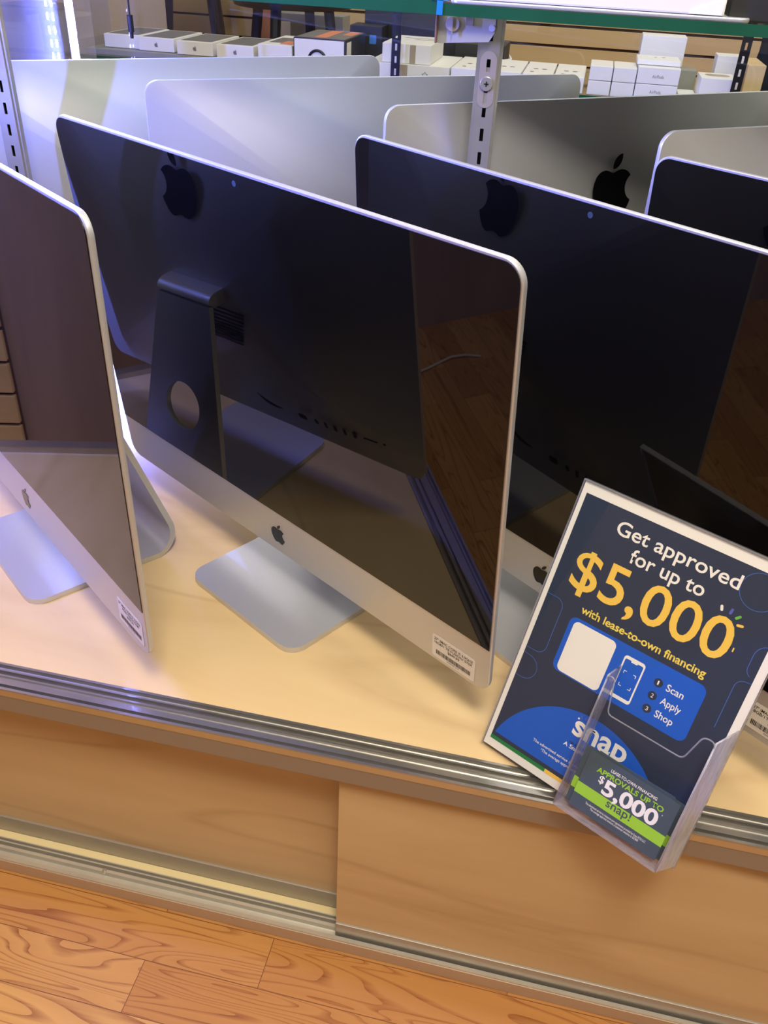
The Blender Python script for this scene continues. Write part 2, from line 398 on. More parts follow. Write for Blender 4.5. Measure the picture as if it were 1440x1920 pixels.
# upper double channel along the deck's front edge (y runs from the deck towards the viewer)
up = [(0.5895, -0.012), (0.5895, 0.0015), (0.5865, 0.0015), (0.5860, -0.0035), (0.5815, -0.0040), (0.5805, 0.0012), (0.5785, 0.0012), (0.5775, -0.0045), (0.5745, -0.0045), (0.5735, 0.0010), (0.5715, 0.0010),
      (0.5712, -0.0015), (0.5625, -0.0015), (0.5620, 0.0008), (0.5608, 0.0008), (0.5602, -0.0060), (0.5572, -0.0060), (0.5566, 0.0012), (0.5535, 0.0012), (0.5530, -0.0005),
      (0.5530, -0.0090), (0.5575, -0.0090), (0.5575, -0.016), (0.5900, -0.016)]
cp(extrude_profile(up, X0, X1), 'upper_track', M['track'])
cp(MB().box(X0, X1, 0.5536, 0.5560, -0.0335, -0.0091, 0.0003), 'fascia', M['fascia'])
cp(MB().box(X0, X1, 0.5515, 0.5529, FZ + 0.0005, -0.3385, 0.0003), 'toe_fascia', M['toe'])
lo = [(0.6200, FZ), (0.6200, -0.338), (0.6180, -0.338), (0.6175, -0.350), (0.5850, -0.350), (0.5846, -0.340), (0.5832, -0.340), (0.5828, -0.346), (0.5800, -0.346), (0.5796, -0.3395), (0.5778, -0.3395),
      (0.5774, -0.348), (0.5745, -0.348), (0.5740, -0.341), (0.5700, -0.341), (0.5695, -0.348), (0.5585, -0.349), (0.5580, -0.337), (0.5535, -0.336), (0.5530, -0.337), (0.5530, FZ)]
cp(extrude_profile(lo, X0, X1), 'lower_track', M['pale_track'])
cp(MB().box(X0, X1, 0.5852, 0.5967, -0.350, -0.3446), 'track_filler', M['lit_cream'])
cp(MB().box(X0, X0 + 0.02, 0.63, YB, FZ, -0.030), 'side_panel', M['door'])
cp(MB().box(X1 - 0.02, X1, 0.63, YB, FZ, -0.030), 'side_panel', M['door'])
cp(MB().box(X0, X1, YB - 0.015, YB, FZ, -0.030), 'front_panel', M['door'])
dl = cp(MB().box(-0.86, -0.02, 0.6000, 0.6090, -0.320, -0.020, 0.0006), 'sliding_door', M['door'])
cp(MB().box(-0.86, -0.02, 0.5970, 0.6115, -0.348, -0.314, 0.0008), 'bottom_rail', M['shoe'], dl); dl.children[0].location = (0, 0, 0)
dr = cp(MB().box(-0.139, 0.76, 0.5640, 0.5730, -0.322, -0.020, 0.0006), 'sliding_door', M['door'])
cp(MB().box(-0.139, 0.76, 0.5612, 0.5752, -0.346, -0.316, 0.0008), 'bottom_rail', M['shoe'], dr); dr.children[0].location = (0, 0, 0)
for (hx, hy, hz, rr) in ((-0.4565, 0.5720, -0.3405, 0.003),):
    cp(MB().cyl((hx, hy, hz - 0.004), (hx, hy, hz), rr).cyl((hx, hy, hz), (hx, hy, hz + 0.0006), rr * 0.5), 'screw', M['steel'])
cp(MB().box(X0 - 0.006, X0 + 0.014, YT, YB, -0.005, 0.011, 0.001), 'end_rail', M['track'])
cp(MB().box(X0 - 0.005, X0, 1.03, YB, 0.011, 1.05), 'end_glass', M['milky_glass'])
cp(MB().box(X0, X1, YB, YB + 0.006, -0.01, 1.05), 'front_glass', M['glass'])

def slotted_post(x, y, z0, z1, name, parent, matname='steel', w=0.0215, pitch=0.0254, dz=0.0):
    """Slotted shelf standard: a front plate with slots, two side flanges, a dark plate for the shade inside."""
    loops = [[(-w / 2, z0), (w / 2, z0), (w / 2, z1), (-w / 2, z1)]]
    z = z0 + 0.012 + dz
    while z + 0.014 < z1:
        loops.append(rrect(-0.0021, 0.0021, z, z + 0.0135, 0.0006, 2)[::-1]); z += pitch
    T = Matrix.Translation((x, y, 0)) @ Matrix.Rotation(pi / 2, 4, 'X')
    b = MB().mesh(sheet(loops, 0.0016), T)
    b.box(x - w / 2, x - w / 2 + 0.0016, y + 0.0008, y + 0.014, z0, z1).box(x + w / 2 - 0.0016, x + w / 2, y + 0.0008, y + 0.014, z0, z1)
    b.box(x - w / 2 - 0.0032, x - w / 2, y + 0.002, y + 0.004, z0, z1).box(x + w / 2, x + w / 2 + 0.0032, y + 0.002, y + 0.004, z0, z1)
    p = cp(b, name, M[matname], parent)
    bk = MB().box(x - w / 2 + 0.0016, x + w / 2 - 0.0016, y + 0.010, y + 0.013, z0, z1)
    q = cp(bk, 'slot_shade', M['dark'], p); q.location = (0, 0, 0)  # dark plate added for the shade seen through the slots
    return p
PX, PY = -0.1085, 1.055
post = slotted_post(PX, PY, 0.0, 0.6245, 'slotted_post', case, dz=0.006)
g = MB().mesh(sheet([circle(0, 0, 0.0075, 28)], 0.003, 0.0008), Matrix.Translation((PX, PY - 0.0022, 0.5605)) @ Matrix.Rotation(pi / 2, 4, 'X'))
sc = cp(g, 'screw', M['steel'], post, True); sc.location = (0, 0, 0)
g = MB().box(-0.0026, 0.0026, -0.0006, 0.0006, -0.0005, 0.0005).box(-0.0006, 0.0006, -0.0026, 0.0026, -0.0005, 0.0005)
g.xform(Matrix.Translation((PX, PY - 0.0040, 0.5605)) @ Matrix.Rotation(pi / 2, 4, 'X'))
x = cp(g, 'screw_cross', M['dark'], post); x.location = (0, 0, 0)
g = MB().mesh(sheet([rrect(-0.0092, 0.0092, -0.030, 0.0265, 0.009, 8), rrect(-0.0022, 0.0022, -0.026, -0.009, 0.0008, 3), rrect(-0.0022, 0.0022, 0.006, 0.019, 0.0008, 3)], 0.001), Matrix.Translation((PX, PY - 0.0014, 0.566)) @ Matrix.Rotation(pi / 2, 4, 'X'))
x = cp(g, 'clip_plate', M['shoe'], post); x.location = (0, 0, 0)
slotted_post(-0.7165, PY, 0.0, 0.98, 'slotted_post', case, dz=0.012)
slotted_post(0.50, PY, 0.0, 0.6245, 'slotted_post', case)

# shelf bracket: a bent plate reaching left from the post under the glass
br = empty('shelf_bracket', (PX, PY, 0.60), 0, 'short steel shelf bracket clipped to the slotted post under the glass shelf', 'bracket')
def bp(mb, name, mat, smooth=False): mb.xform(Matrix.Translation((-PX, -PY, -0.60))); return mb.done(name, mat, br, smooth)
lp = [(-0.1665, 0.5985), (-0.1655, 0.5975), (-0.110, 0.6020), (-0.1045, 0.6110), (-0.1045, 0.6245), (-0.1655, 0.6245), (-0.1665, 0.6235)]
bp(MB().mesh(sheet([lp], 0.0022), Matrix.Translation((0, 1.0475, 0)) @ Matrix.Rotation(pi / 2, 4, 'X')), 'arm', M['aluminium'])
bp(MB().box(-0.1685, -0.1663, 1.0400, 1.0530, 0.5978, 0.6262, 0.0008), 'bent_end', M['copper'])
bp(MB().cyl((-0.1500, 1.0455, 0.6170), (-0.1500, 1.0425, 0.6170), 0.0085, 0.0070, 24), 'cushion', M['rubber'], True)
bp(MB().box(-0.1505, -0.1495, 1.0405, 1.0420, 0.6065, 0.6235).box(-0.136, -0.128, 1.041, 1.046, 0.6165, 0.6245), 'clip', M['shoe'])
bp(MB().cyl((-0.1075, 1.0466, 0.6150), (-0.1075, 1.0450, 0.6150), 0.0038, 0.0030), 'rivet', M['white_plastic'], True)

# glass shelves
def glass_shelf(x0, x1, y0, y1, z0, z1, label):
    s = empty('glass_shelf', ((x0 + x1) / 2, (y0 + y1) / 2, z0), 0, label, 'shelf', 'glass shelves of the display case')
    T = Matrix.Translation((-(x0 + x1) / 2, -(y0 + y1) / 2, -z0))
    MB().box(x0, x1, y0 + 0.0012, y1, z0, z1).xform(T).done('pane', M['shelf_glass'], s)
    MB().box(x0, x1, y0, y0 + 0.0012, z0, z1).xform(T).done('polished_edge', M['glass_edge'], s)
    return s
sh = glass_shelf(-0.70, -0.1655, 1.030, 1.50, 0.6255, 0.6385, 'green-edged glass shelf left of the bracket at the top of the picture')
glass_shelf(-0.1615, 1.2, 1.030, 1.50, 0.6250, 0.6360, 'green-edged glass shelf carrying the white box')
MB().box(-0.1665, -0.1600, 1.0285, 1.0298, 0.6255, 0.6405).box(-0.172, -0.156, 1.0285, 1.10, 0.6387, 0.6392).xform(Matrix.Translation((0.43275, -1.265, -0.6255))).done('blue_tape', M['tape'], sh)
lt = MB().mesh(sheet([rrect(-0.1535, 0.150, 1.032, 1.25, 0.010, 6)], 0.004, 0.001), Matrix.Translation((0, 0, 0.6382))).done('silver_tablet', M['aluminium'])
tag(lt, 'thin silver slab lying on the right glass shelf under the white box', 'tablet')
wb_ = MB().box(-0.30, 0.124, 1.036, 1.28, 0.6405, 0.657, 0.002); 
wb_ = wb_.done('white_carton', M['white_box']); tag(wb_, 'big white box on the upper glass shelf at the top edge of the picture', 'box')
wb_.location.x += 0.14; wb_.scale.x = 1
for v in wb_.data.vertices:
    v.co.x = (v.co.x + 0.30) / 0.424 * 0.274 - 0.154 - 0.14 + 0.004
lf = MB().mesh(sheet([[(0.088, 0.0), (0.1215, 0.0), (0.1225, 0.012)] + bez((0.1225, 0.012), (0.112, 0.011), (0.100, 0.006), (0.088, 0.0), 6)], 0.0012), Matrix.Translation((0, 1.0352, 0.6412)) @ Matrix.Rotation(pi / 2, 4, 'X')).done('torn_corner_flap', M['paper'], wb_)
lf.location.x = -0.14
bb = MB().box(0.1295, 0.36, 1.045, 1.26, 0.6362, 0.664, 0.002).done('black_carton', M['black_box']); tag(bb, 'black box beside the white box on the upper glass shelf', 'box')

# ------------------------------------------------------------------ LED strips
def led_strip(x, y, z0, z1, label, nled, turn=0.0):
    root = empty('led_strip', (x, y, z0), turn, label, 'light strip', 'blue led strips in the case corners')
    MB().box(-0.003, 0.0, -0.0068, 0.0068, 0, z1 - z0).done('tape', M['white_plastic'], root)
    me = None
    for k in range(nled):
        zz = (k + 0.5) * (z1 - z0) / nled
        if me is None:
            o = MB().cyl((0.0002, 0, 0), (0.0008, 0, 0), 0.0060, 0.0058, 16).done('led', M['led'], root); me = o.data
        else:
            o = bpy.data.objects.new('led', me); COL.objects.link(o); o.parent = root
        o.location = (0, 0, zz)
    return root
led_strip(X0 + 0.016, 1.50, 0.02, 1.02, 'lit vertical strip of blue-white leds at the far left corner of the case', 50, -pi / 4)
side = led_strip(0, 0, 0.0, 0.40, 'blue led strip at the near left corner post, outside the picture', 26)
def aimed(origin, along, facing):
    z = Vector(along).normalized(); x = (Vector(facing) - z * Vector(facing).dot(z)).normalized(); y = z.cross(x)
    return Matrix(((x.x, y.x, z.x, origin[0]), (x.y, y.y, z.y, origin[1]), (x.z, y.z, z.z, origin[2]), (0, 0, 0, 1)))
side.matrix_world = aimed((X0 + 0.030, 0.62, 0.555), (0, 0, 1), (0.55, 0.80, 0))

# ------------------------------------------------------------------ desktop computers
W, BH, CHIN = 0.650, 0.4533, 0.0634
def bulge(u, v):
    a = max(0.0, 1 - abs(2 * u / W) ** 2.6); b = max(0.0, 1 - abs(2 * (v - BH / 2) / BH) ** 2.4)
    return 0.005 + 0.043 * (a * b) ** 0.85

def make_computer(x, y, a, tilt, H, label, group, sticker=None, ports=True):
    """All-in-one computer. Local frame: X across the screen, -Y out of the screen, Z up, origin on the deck."""
    root = empty('desktop_computer', (x, y, 0), a, label, 'computer', group)
    zc = H - BH / 2
    T = Matrix.Translation((0, 0, zc)) @ Matrix.Rotation(-tilt, 4, 'X') @ Matrix.Translation((0, 0, -BH / 2))
    # enclosure
    b = MB(); base = rrect(-W / 2, W / 2, 0, BH, 0.018, 8); n = len(base)
    def ring(scale, dep):
        out = []
        for (u, v) in base:
            uu = u * scale; vv = BH / 2 + (v - BH / 2) * scale
            out.append(b.bm.verts.new((uu, dep(uu, vv), vv)))
        return out
    rings = [ring(0.9972, lambda u, v: 0.0), ring(1.0, lambda u, v: 0.0009), ring(1.0, lambda u, v: 0.0045), ring(0.9985, lambda u, v: 0.0056)]
    for s in (0.985, 0.965, 0.93, 0.89, 0.84, 0.78, 0.70, 0.60, 0.48, 0.34, 0.18):
        rings.append(ring(s, lambda u, v: bulge(u, v) + 0.0006))
    for i in range(len(rings) - 1):
        for k in range(n):
            b.bm.faces.new((rings[i][k], rings[i][(k + 1) % n], rings[i + 1][(k + 1) % n], rings[i + 1][k]))
    b.bm.faces.new(rings[0]); b.bm.faces.new(rings[-1][::-1])
    body = b.xform(T).done('enclosure', M['aluminium'], root, True)
    FR = T @ Matrix.Rotation(pi / 2, 4, 'X')            # XY sheet -> screen plane (v up), +z towards the viewer
    def front(me, off): return MB().mesh(me, FR @ Matrix.Translation((0, 0, off)))
    scr = front(sheet([rrect(-W / 2 + 0.0022, W / 2 - 0.0022, CHIN, BH - 0.0022, 0.0160, 8, (0, 0, 1, 1))], 0.0010), 0.0004).done('screen', M['screen'], root)
    front(sheet([circle(0, 0.442, 0.0028, 20)], 0.0004), 0.0010).done('webcam', M['lens'], scr)
    lg = [[(px, py + CHIN * 0.47) for px, py in lp] for lp in fruit_logo(0.029)]
    front(sheet(lg, 0.0006), 0.0003).done('front_emblem', M['logo'], root)
    # rear emblem, hugging the curved back
    me = sheet([[(px, py + BH / 2 + 0.124) for px, py in lp] for lp in fruit_logo(0.078)], 0.0004)
    for v in me.vertices:
        u, vv, w_ = v.co; v.co = (-u, bulge(-u, vv) + 0.0012 + w_, vv)
    MB().mesh(me, T).done('rear_emblem', M['logo'], root)
    # stand: foot, bend and leaning neck in one bent sheet
    th, HW = 0.0075, 0.1003
    rb = 0.030; lean = radians(17.5)
    y_front, y_back = -0.050, 0.1525
    top = Vector((0.078, zc + 0.004))
    path = [(y_front + 0.002 * k, 0.0) for k in range(12)]
    path += [(y_front + 0.03 + 0.02 * k, 0.0) for k in range(7)]
    yc = y_back - rb
    path = [p for p in path if p[0] < yc]
    for k in range(0, 11):
        ang = -pi / 2 + (pi / 2 + lean) * k / 10; path.append((yc + rb * cos(ang), rb + rb * sin(ang)))
    p0 = path[-1]; d = Vector((-sin(lean), cos(lean)))
    Ln = (zc - 0.012 - p0[1]) / d.y
    nk0 = len(path)
    def halfw(i, p):
        s = p[0] - y_front
        if i < nk0 - 11:
            r = 0.022
            return HW - r + sqrt(max(0, r * r - (r - min(s, r)) ** 2))
        return HW - 0.015 * max(0, (i - (nk0 - 11)) / 10)
    b = MB(); N = 9; rows_t, rows_b = [], []
    for i, p in enumerate(path):
        q = Vector(path[min(i + 1, len(path) - 1)]) - Vector(path[max(i - 1, 0)]); q.normalize()
        nrm = Vector((-q.y, q.x))
        hw = halfw(i, p)
        up_ = Vector(p) + nrm * th
        rows_t.append([b.bm.verts.new((hw * (2 * k / (N - 1) - 1), up_.x, up_.y + 0.0003)) for k in range(N)])
        rows_b.append([b.bm.verts.new((hw * (2 * k / (N - 1) - 1), p[0], p[1] + 0.0003)) for k in range(N)])
    for i in range(len(path) - 1):
        for k in range(N - 1):
            b.bm.faces.new((rows_t[i][k], rows_t[i][k + 1], rows_t[i + 1][k + 1], rows_t[i + 1][k]))
            b.bm.faces.new((rows_b[i][k], rows_b[i + 1][k], rows_b[i + 1][k + 1], rows_b[i][k + 1]))
        for k in (0, N - 1):
            b.bm.faces.new((rows_t[i][k], rows_t[i + 1][k], rows_b[i + 1][k], rows_b[i][k]))
    for k in range(N - 1):
        b.bm.faces.new((rows_t[0][k], rows_t[0][k + 1], rows_b[0][k + 1], rows_b[0][k]))
        b.bm.faces.new((rows_t[-1][k], rows_b[-1][k], rows_b[-1][k + 1], rows_t[-1][k + 1]))
    w0, w1 = HW - 0.015, 0.050
    neck = sheet([[(-w0, 0), (w0, 0), (w1, Ln), (-w1, Ln)], circle(0, 0.100, 0.0340, 40)[::-1]], th)
    inner = Vector((-cos(lean), -sin(lean)))
    R = Matrix(((1, 0, 0, 0), (0, d.x, -inner.x, p0[0] + inner.x * th / 2), (0, d.y, -inner.y, p0[1] + inner.y * th / 2 + 0.0003), (0, 0, 0, 1)))
    b.mesh(neck, R)
    st = b.done('stand', M['aluminium'], root, True)
    e = p0[0] + d.x * Ln; ez = p0[1] + d.y * Ln
    hb = MB(); hp = []
    for k in range(9):
        an = lean + (pi / 2 - lean) * k / 8
        hp.append((e - 0.015 + 0.015 * cos(an), ez + 0.015 * sin(an)))
    hp += [(0.036, ez + 0.015), (0.036, ez - 0.004), (e - 0.012, ez - 0.004)]
    A = [hb.bm.verts.new((-w1, p, q)) for p, q in hp]; B = [hb.bm.verts.new((w1, p, q)) for p, q in hp]
    m_ = len(hp)
    for i in range(m_): hb.bm.faces.new((A[i], A[(i + 1) % m_], B[(i + 1) % m_], B[i]))
    hb.bm.faces.new(A[::-1]); hb.bm.faces.new(B)
    hb.done('hinge', M['aluminium'], root, True)
    # vents under the hinge and sockets along the lower edge
    def rear(loops, name, par):
        me = sheet(loops, 0.0005)
        for v in me.vertices:
            u, vv, w_ = v.co; v.co = (u, bulge(u, vv) + 0.0010 + w_, vv)
        return MB().mesh(me, T).done(name, M['dark'], par)
    if ports:
        vz = BH / 2 - 0.030
        rear([rrect(-0.080 + 0.002 * k, 0.080 - 0.002 * k, vz - 0.006 * k, vz - 0.006 * k + 0.0026, 0.0012, 3) for k in range(9)], 'vent', body)
        pv = 0.046
        for (u0, u1, h) in ((0.124, 0.139, 0.010), (0.153, 0.159, 0.009), (0.170, 0.175, 0.012), (0.186, 0.191, 0.012), (0.202, 0.207, 0.012), (0.218, 0.223, 0.012), (0.235, 0.257, 0.002), (0.266, 0.270, 0.0035)):
            rear([rrect(u0, u1, pv - h / 2, pv + h / 2, min(h, u1 - u0) * 0.35, 3)], 'socket', body)
        rear([bez((0.052, 0.062), (0.06, 0.044), (0.075, 0.040), (0.095, 0.046), 8) + bez((0.095, 0.046), (0.08, 0.048), (0.066, 0.052), (0.052, 0.062), 8)], 'cable_notch', body)
    if sticker:
        u0, u1, v0, v1, lines, price = sticker
        s = front(sheet([rrect(u0, u1, v0, v1, 0.003, 4)], 0.0002), 0.0003).done('price_sticker', M['paper'], root)
        t = MB(); hh = v1 - v0; ww = u1 - u0
        for i, (ln, c0, c1) in enumerate(lines):
            t.mesh(fit_text(ln, u0 + ww * c0, u0 + ww * c1, v1 - hh * (0.22 + 0.15 * i), hh * 0.105, 0.012, 0.0))
        k = len(lines)
        t.mesh(fit_text(price, u0 + ww * 0.37, u0 + ww * 0.64, v1 - hh * (0.22 + 0.15 * k), hh * 0.105, 0.012))
        xb = u0 + ww * 0.10; rr = random.Random(5)
        while xb < u0 + ww * 0.90:
            bw = rr.choice((0.0004, 0.0007, 0.0010)); t.mesh(sheet([rrect(xb, xb + bw, v0 + hh * 0.17, v0 + hh * 0.36, 0.00005, 1)], 0.0)); xb += bw + rr.choice((0.0003, 0.0005, 0.0006))
        t.mesh(fit_text('0049281730', u0 + ww * 0.36, u0 + ww * 0.64, v0 + hh * 0.08, hh * 0.05))
        t.xform(FR @ Matrix.Translation((0, 0, 0.00055))).done('print', M['black_ink'], s)
    return root

FG, BG = 'computers in the front row facing the sliding doors', 'computers in the back row seen from behind'
make_computer(-0.6045, 0.7803, -0.6576, 0.0036, 0.5141, 'silver desktop computer at the left edge, its screen seen steeply from the side', FG,
    (0.2585, 0.3155, 0.0110, 0.0430, [('27" IMAC CORE I5 3.2GHZ', 0.06, 0.94), ('8GB/1TB/GT755M', 0.20, 0.86)], '$599.99'))
make_computer(-0.2869, 0.7756, -0.5544, -0.0896, 0.5141, 'silver desktop computer in the middle whose dark screen mirrors the back of its neighbour', FG,
    (0.2495, 0.3070, 0.0050, 0.0375, [('27" IMAC CORE I5 3.0GHZ', 0.05, 0.95), ('16GB/1 TB FUSION/ 570X', 0.06, 0.94)], '$849.99'))
make_computer(0.0306, 0.7873, -0.6433, -0.0677, 0.5141, 'silver desktop computer standing behind the financing sign', FG,
    (0.2630, 0.3200, 0.0090, 0.0440, [('27" IMAC CORE I5 3.4GHZ', 0.06, 0.94), ('8GB/1TB FUSION/ 570', 0.08, 0.92)], '$749.99'))
make_computer(0.3570, 0.8260, -0.6300, -0.0677, 0.5141, 'desktop computer at the right edge, only the top of its black screen in view', FG)
HB = 0.531
make_computer(-0.580, 1.289, pi + 0.695, 0.0, HB, 'back of the farthest left silver computer below the blue led strip', BG, None, False)
make_computer(-0.273, 1.270, pi + 0.631, 0.0, HB, 'back of the silver computer directly behind the middle screen', BG, None, False)
make_computer(0.030, 1.252, pi + 0.678, 0.0, HB, 'back of the silver computer whose black emblem shows right of the slotted post', BG, None, False)
make_computer(0.347, 1.233, pi + 0.645, 0.0, HB, 'back of the silver computer at the upper right edge of the picture', BG, None, False)

# ------------------------------------------------------------------ financing sign in its acrylic holder
SX, SY, SZ, SYAW, SLEAN, SW, SH = 0.0034, 0.6091, 0.0062, -0.5059, 0.4029, 0.2119, 0.2937
_ux = Vector((cos(SYAW), sin(SYAW), 0)); _n = Vector((sin(SYAW), -cos(SYAW), 0))
_up = Vector((0, 0, cos(SLEAN))) - _n * sin(SLEAN); _nn = _n * cos(SLEAN) + Vector((0, 0, sin(SLEAN)))
ST = Matrix(((_ux.x, _up.x, _nn.x, SX), (_ux.y, _up.y, _nn.y, SY), (_ux.z, _up.z, _nn.z, SZ), (0, 0, 0, 1)))
def signed(root, mb, name, mat, parent=None, smooth=False):
    o = mb.done(name, M[mat], parent or root, smooth); return o
holder = bpy.data.objects.new('sign_holder', None); COL.objects.link(holder); holder.matrix_world = ST
tag(holder, 'slanted clear acrylic sign holder with leaflet pocket standing at the deck edge', 'sign holder')
def flat(loops, th, z): return MB().mesh(sheet(loops, th), Matrix.Translation((0, 0, z)))
signed(holder, flat([rrect(-0.0012, SW + 0.0012, 0.0, SH + 0.001, 0.003)], 0.0018, -0.0022), 'back_sheet', 'acrylic')
signed(holder, flat([rrect(-0.0012, SW + 0.0012, 0.0, SH + 0.001, 0.003)], 0.0014, 0.0018), 'front_sheet', 'acrylic')
e = MB(); 
for (x0, x1, y0, y1) in ((-0.0016, -0.0006, 0, SH + 0.001), (SW + 0.0006, SW + 0.0016, 0, SH + 0.001), (-0.0016, SW + 0.0016, SH + 0.0006, SH + 0.0022)):
    e.box(x0, x1, y0, y1, -0.003, 0.0025, 0.0003)
signed(holder, e, 'rim', 'acrylic_edge')
# foot plate lies flat on the deck behind the sheet
iT = ST.inverted()
def loc(P): return iT @ Vector(P)
fb = MB(); P0 = Vector((SX, SY, 0.0035)); back = -_n * 0.078
fv = [P0, P0 + _ux * SW, P0 + _ux * SW + back, P0 + back]
vs = [fb.bm.verts.new(loc(p)) for p in fv]; vt = [fb.bm.verts.new(loc(p + Vector((0, 0, 0.002)))) for p in fv]
for i in range(4): fb.bm.faces.new((vs[i], vs[(i + 1) % 4], vt[(i + 1) % 4], vt[i]))
fb.bm.faces.new(vs[::-1]); fb.bm.faces.new(vt)
signed(holder, fb, 'foot_plate', 'acrylic')
# leaflet pocket
PU0, PU1, PD, PT_, PDIP = 0.0985, 0.2035, 0.030, 0.139, 0.1115
def corner(pts, r=0.006, n=5):
    out = []; m = len(pts)
    for i, p in enumerate(pts):
        a = Vector(pts[i - 1]) - Vector(p); c = Vector(pts[(i + 1) % m]) - Vector(p); rr = min(r, a.length / 2, c.length / 2)
        A = Vector(p) + a.normalized() * rr; B = Vector(p) + c.normalized() * rr
        for k in range(n + 1):
            t = k / n; out.append(tuple((1 - t) ** 2 * A + 2 * t * (1 - t) * Vector(p) + t * t * B))
    return out
scoop = corner([(PU0, 0.004), (PU1, 0.004), (PU1, PT_), (PU1 - 0.011, PT_), (PU1 - 0.019, PDIP), (PU0 + 0.013, PDIP), (PU0 + 0.007, PT_ + 0.006), (PU0, PT_ + 0.006)], 0.005)
pk = signed(holder, flat([scoop], 0.0016, PD), 'pocket_front', 'acrylic')
rim = MB(); zz = PD
rim.tube([(u, v, zz + 0.0002) for u, v in scoop[12:]] , 0.0007, 6)
signed(holder, rim, 'pocket_lip', 'acrylic_edge', pk)
for (nm, u) in (('pocket_side', PU0), ('pocket_side', PU1)):
    s = MB().mesh(sheet([[(0.0025, 0.004), (PD, 0.004), (PD, PT_ + (0.006 if u == PU0 else 0)), (0.0025, PT_ + 0.010)]], 0.0016),
        Matrix.Translation((u, 0, 0)) @ Matrix(((0, 0, 1, 0), (0, 1, 0, 0), (1, 0, 0, 0), (0, 0, 0, 1))))
    if u == PU1:
        for v in s.bm.verts: v.co.x += 0.0085 * (PD - v.co.z) / (PD - 0.0025)   # this wall splays out towards the sheet
    signed(holder, s, nm, 'acrylic_edge' if u == PU0 else 'milky_acrylic')
signed(holder, MB().box(PU0, PU1, 0.0035, 0.005, 0.0025, PD + 0.0008), 'pocket_floor', 'acrylic_edge')

poster = bpy.data.objects.new('poster', None); COL.objects.link(poster); poster.matrix_world = ST
tag(poster, 'navy poster offering approval for up to $5,000, slid into the acrylic holder', 'poster')
signed(poster, flat([rrect(0.0, SW, 0.0012, SH, 0.0006)], 0.0006, 0.0), 'paper', 'paper')
NU0, NU1, NV0, NV1 = 0.0050, 0.2046, 0.0100, 0.2838
signed(poster, flat([rrect(NU0, NU1, NV0, NV1, 0.0003)], 0.0, 0.00040), 'navy_ground', 'navy')
# blue dome: circle clipped to the ground
cx, cy, cr = 0.098, -0.006, 0.0935
dome = [(NU0, 0.0145)] + [(NU1, 0.0145)]
arc = []
for k in range(0, 61):
    a = pi * k / 60; px, py = cx + cr * cos(a), cy + cr * sin(a)
    if NU0 <= px <= NU1 and py >= 0.0145: arc.append((px, py))
signed(poster, flat([arc], 0.0, 0.00052), 'blue_dome', 'blue_ink')
signed(poster, flat([rrect(0.0365, 0.1752, 0.1112, 0.1692, 0.0075)], 0.0, 0.00052), 'blue_panel', 'blue_ink')
signed(poster, flat([rrect(0.0415, 0.0872, 0.1125, 0.1660, 0.0055)], 0.0, 0.00064), 'blank_code_square', 'paper')
ph = [rrect(0.0978, 0.1190, 0.1168, 0.1602, 0.0032), rrect(0.0993, 0.1175, 0.1203, 0.1570, 0.0016)[::-1]]
p_ = flat(ph, 0.0, 0.00064)
p_.mesh(sheet([rrect(0.1052, 0.1116, 0.1556, 0.1572, 0.0006)], 0.0), Matrix.Translation((0, 0, 0.00064)))
for (a_, b_, sx, sy) in ((0.1022, 0.1300, 1, 1), (0.1146, 0.1300, -1, 1), (0.1022, 0.1460, 1, -1), (0.1146, 0.1460, -1, -1)):
    p_.mesh(sheet([[(a_, b_), (a_ + sx * 0.003, b_), (a_ + sx * 0.003, b_ + sy * 0.0006), (a_ + sx * 0.0006, b_ + sy * 0.0006), (a_ + sx * 0.0006, b_ + sy * 0.003), (a_, b_ + sy * 0.003)]], 0.0), Matrix.Translation((0, 0, 0.00066)))
signed(poster, p_, 'phone_outline', 'paper')
t = MB(); Z = 0.00066
t.mesh(fit_text('Get approved', 0.0450, 0.1632, 0.2600, 0.0135, 0.012, Z))
t.mesh(fit_text('for up to', 0.0668, 0.1385, 0.2405, 0.0135, 0.012, Z))
for (s_, u0, u1, v) in (('Scan', 0.1428, 0.1592, 0.1478), ('Apply', 0.1428, 0.1622, 0.1342), ('Shop', 0.1426, 0.1600, 0.1205)):
    t.mesh(fit_text(s_, u0, u1, v, 0.0068, 0.010, Z))
signed(poster, t, 'white_lettering', 'paper')
t = MB(); t.mesh(fit_text('$5,000', 0.0205, 0.1765, 0.1955, 0.0382, 0.010, Z)).mesh(fit_text('1', 0.1790, 0.1802, 0.2085, 0.0040, 0.0, Z))
signed(poster, t, 'yellow_lettering', 'yellow_ink')
t = MB(); t.mesh(fit_text('with lease-to-own financing', 0.0432, 0.1680, 0.1755, 0.0078, 0.020, Z))
signed(poster, t, 'lemon_lettering', 'lemon_ink')
t = MB(); dots = [(0.1347, 0.1510), (0.1343, 0.1373), (0.1345, 0.1237)]
for (u, v) in dots: t.mesh(sheet([circle(u, v, 0.0042, 24)], 0.0), Matrix.Translation((0, 0, Z)))
nb = signed(poster, t, 'number_dots', 'navy')
t = MB()
for i, (u, v) in enumerate(dots): t.mesh(fit_text(str(i + 1), u - (0.0008 if i == 0 else 0.0012), u + (0.0006 if i == 0 else 0.0012), v - 0.0020, 0.0040, 0.0, Z + 0.00012))
signed(poster, t, 'numbers', 'paper', nb)
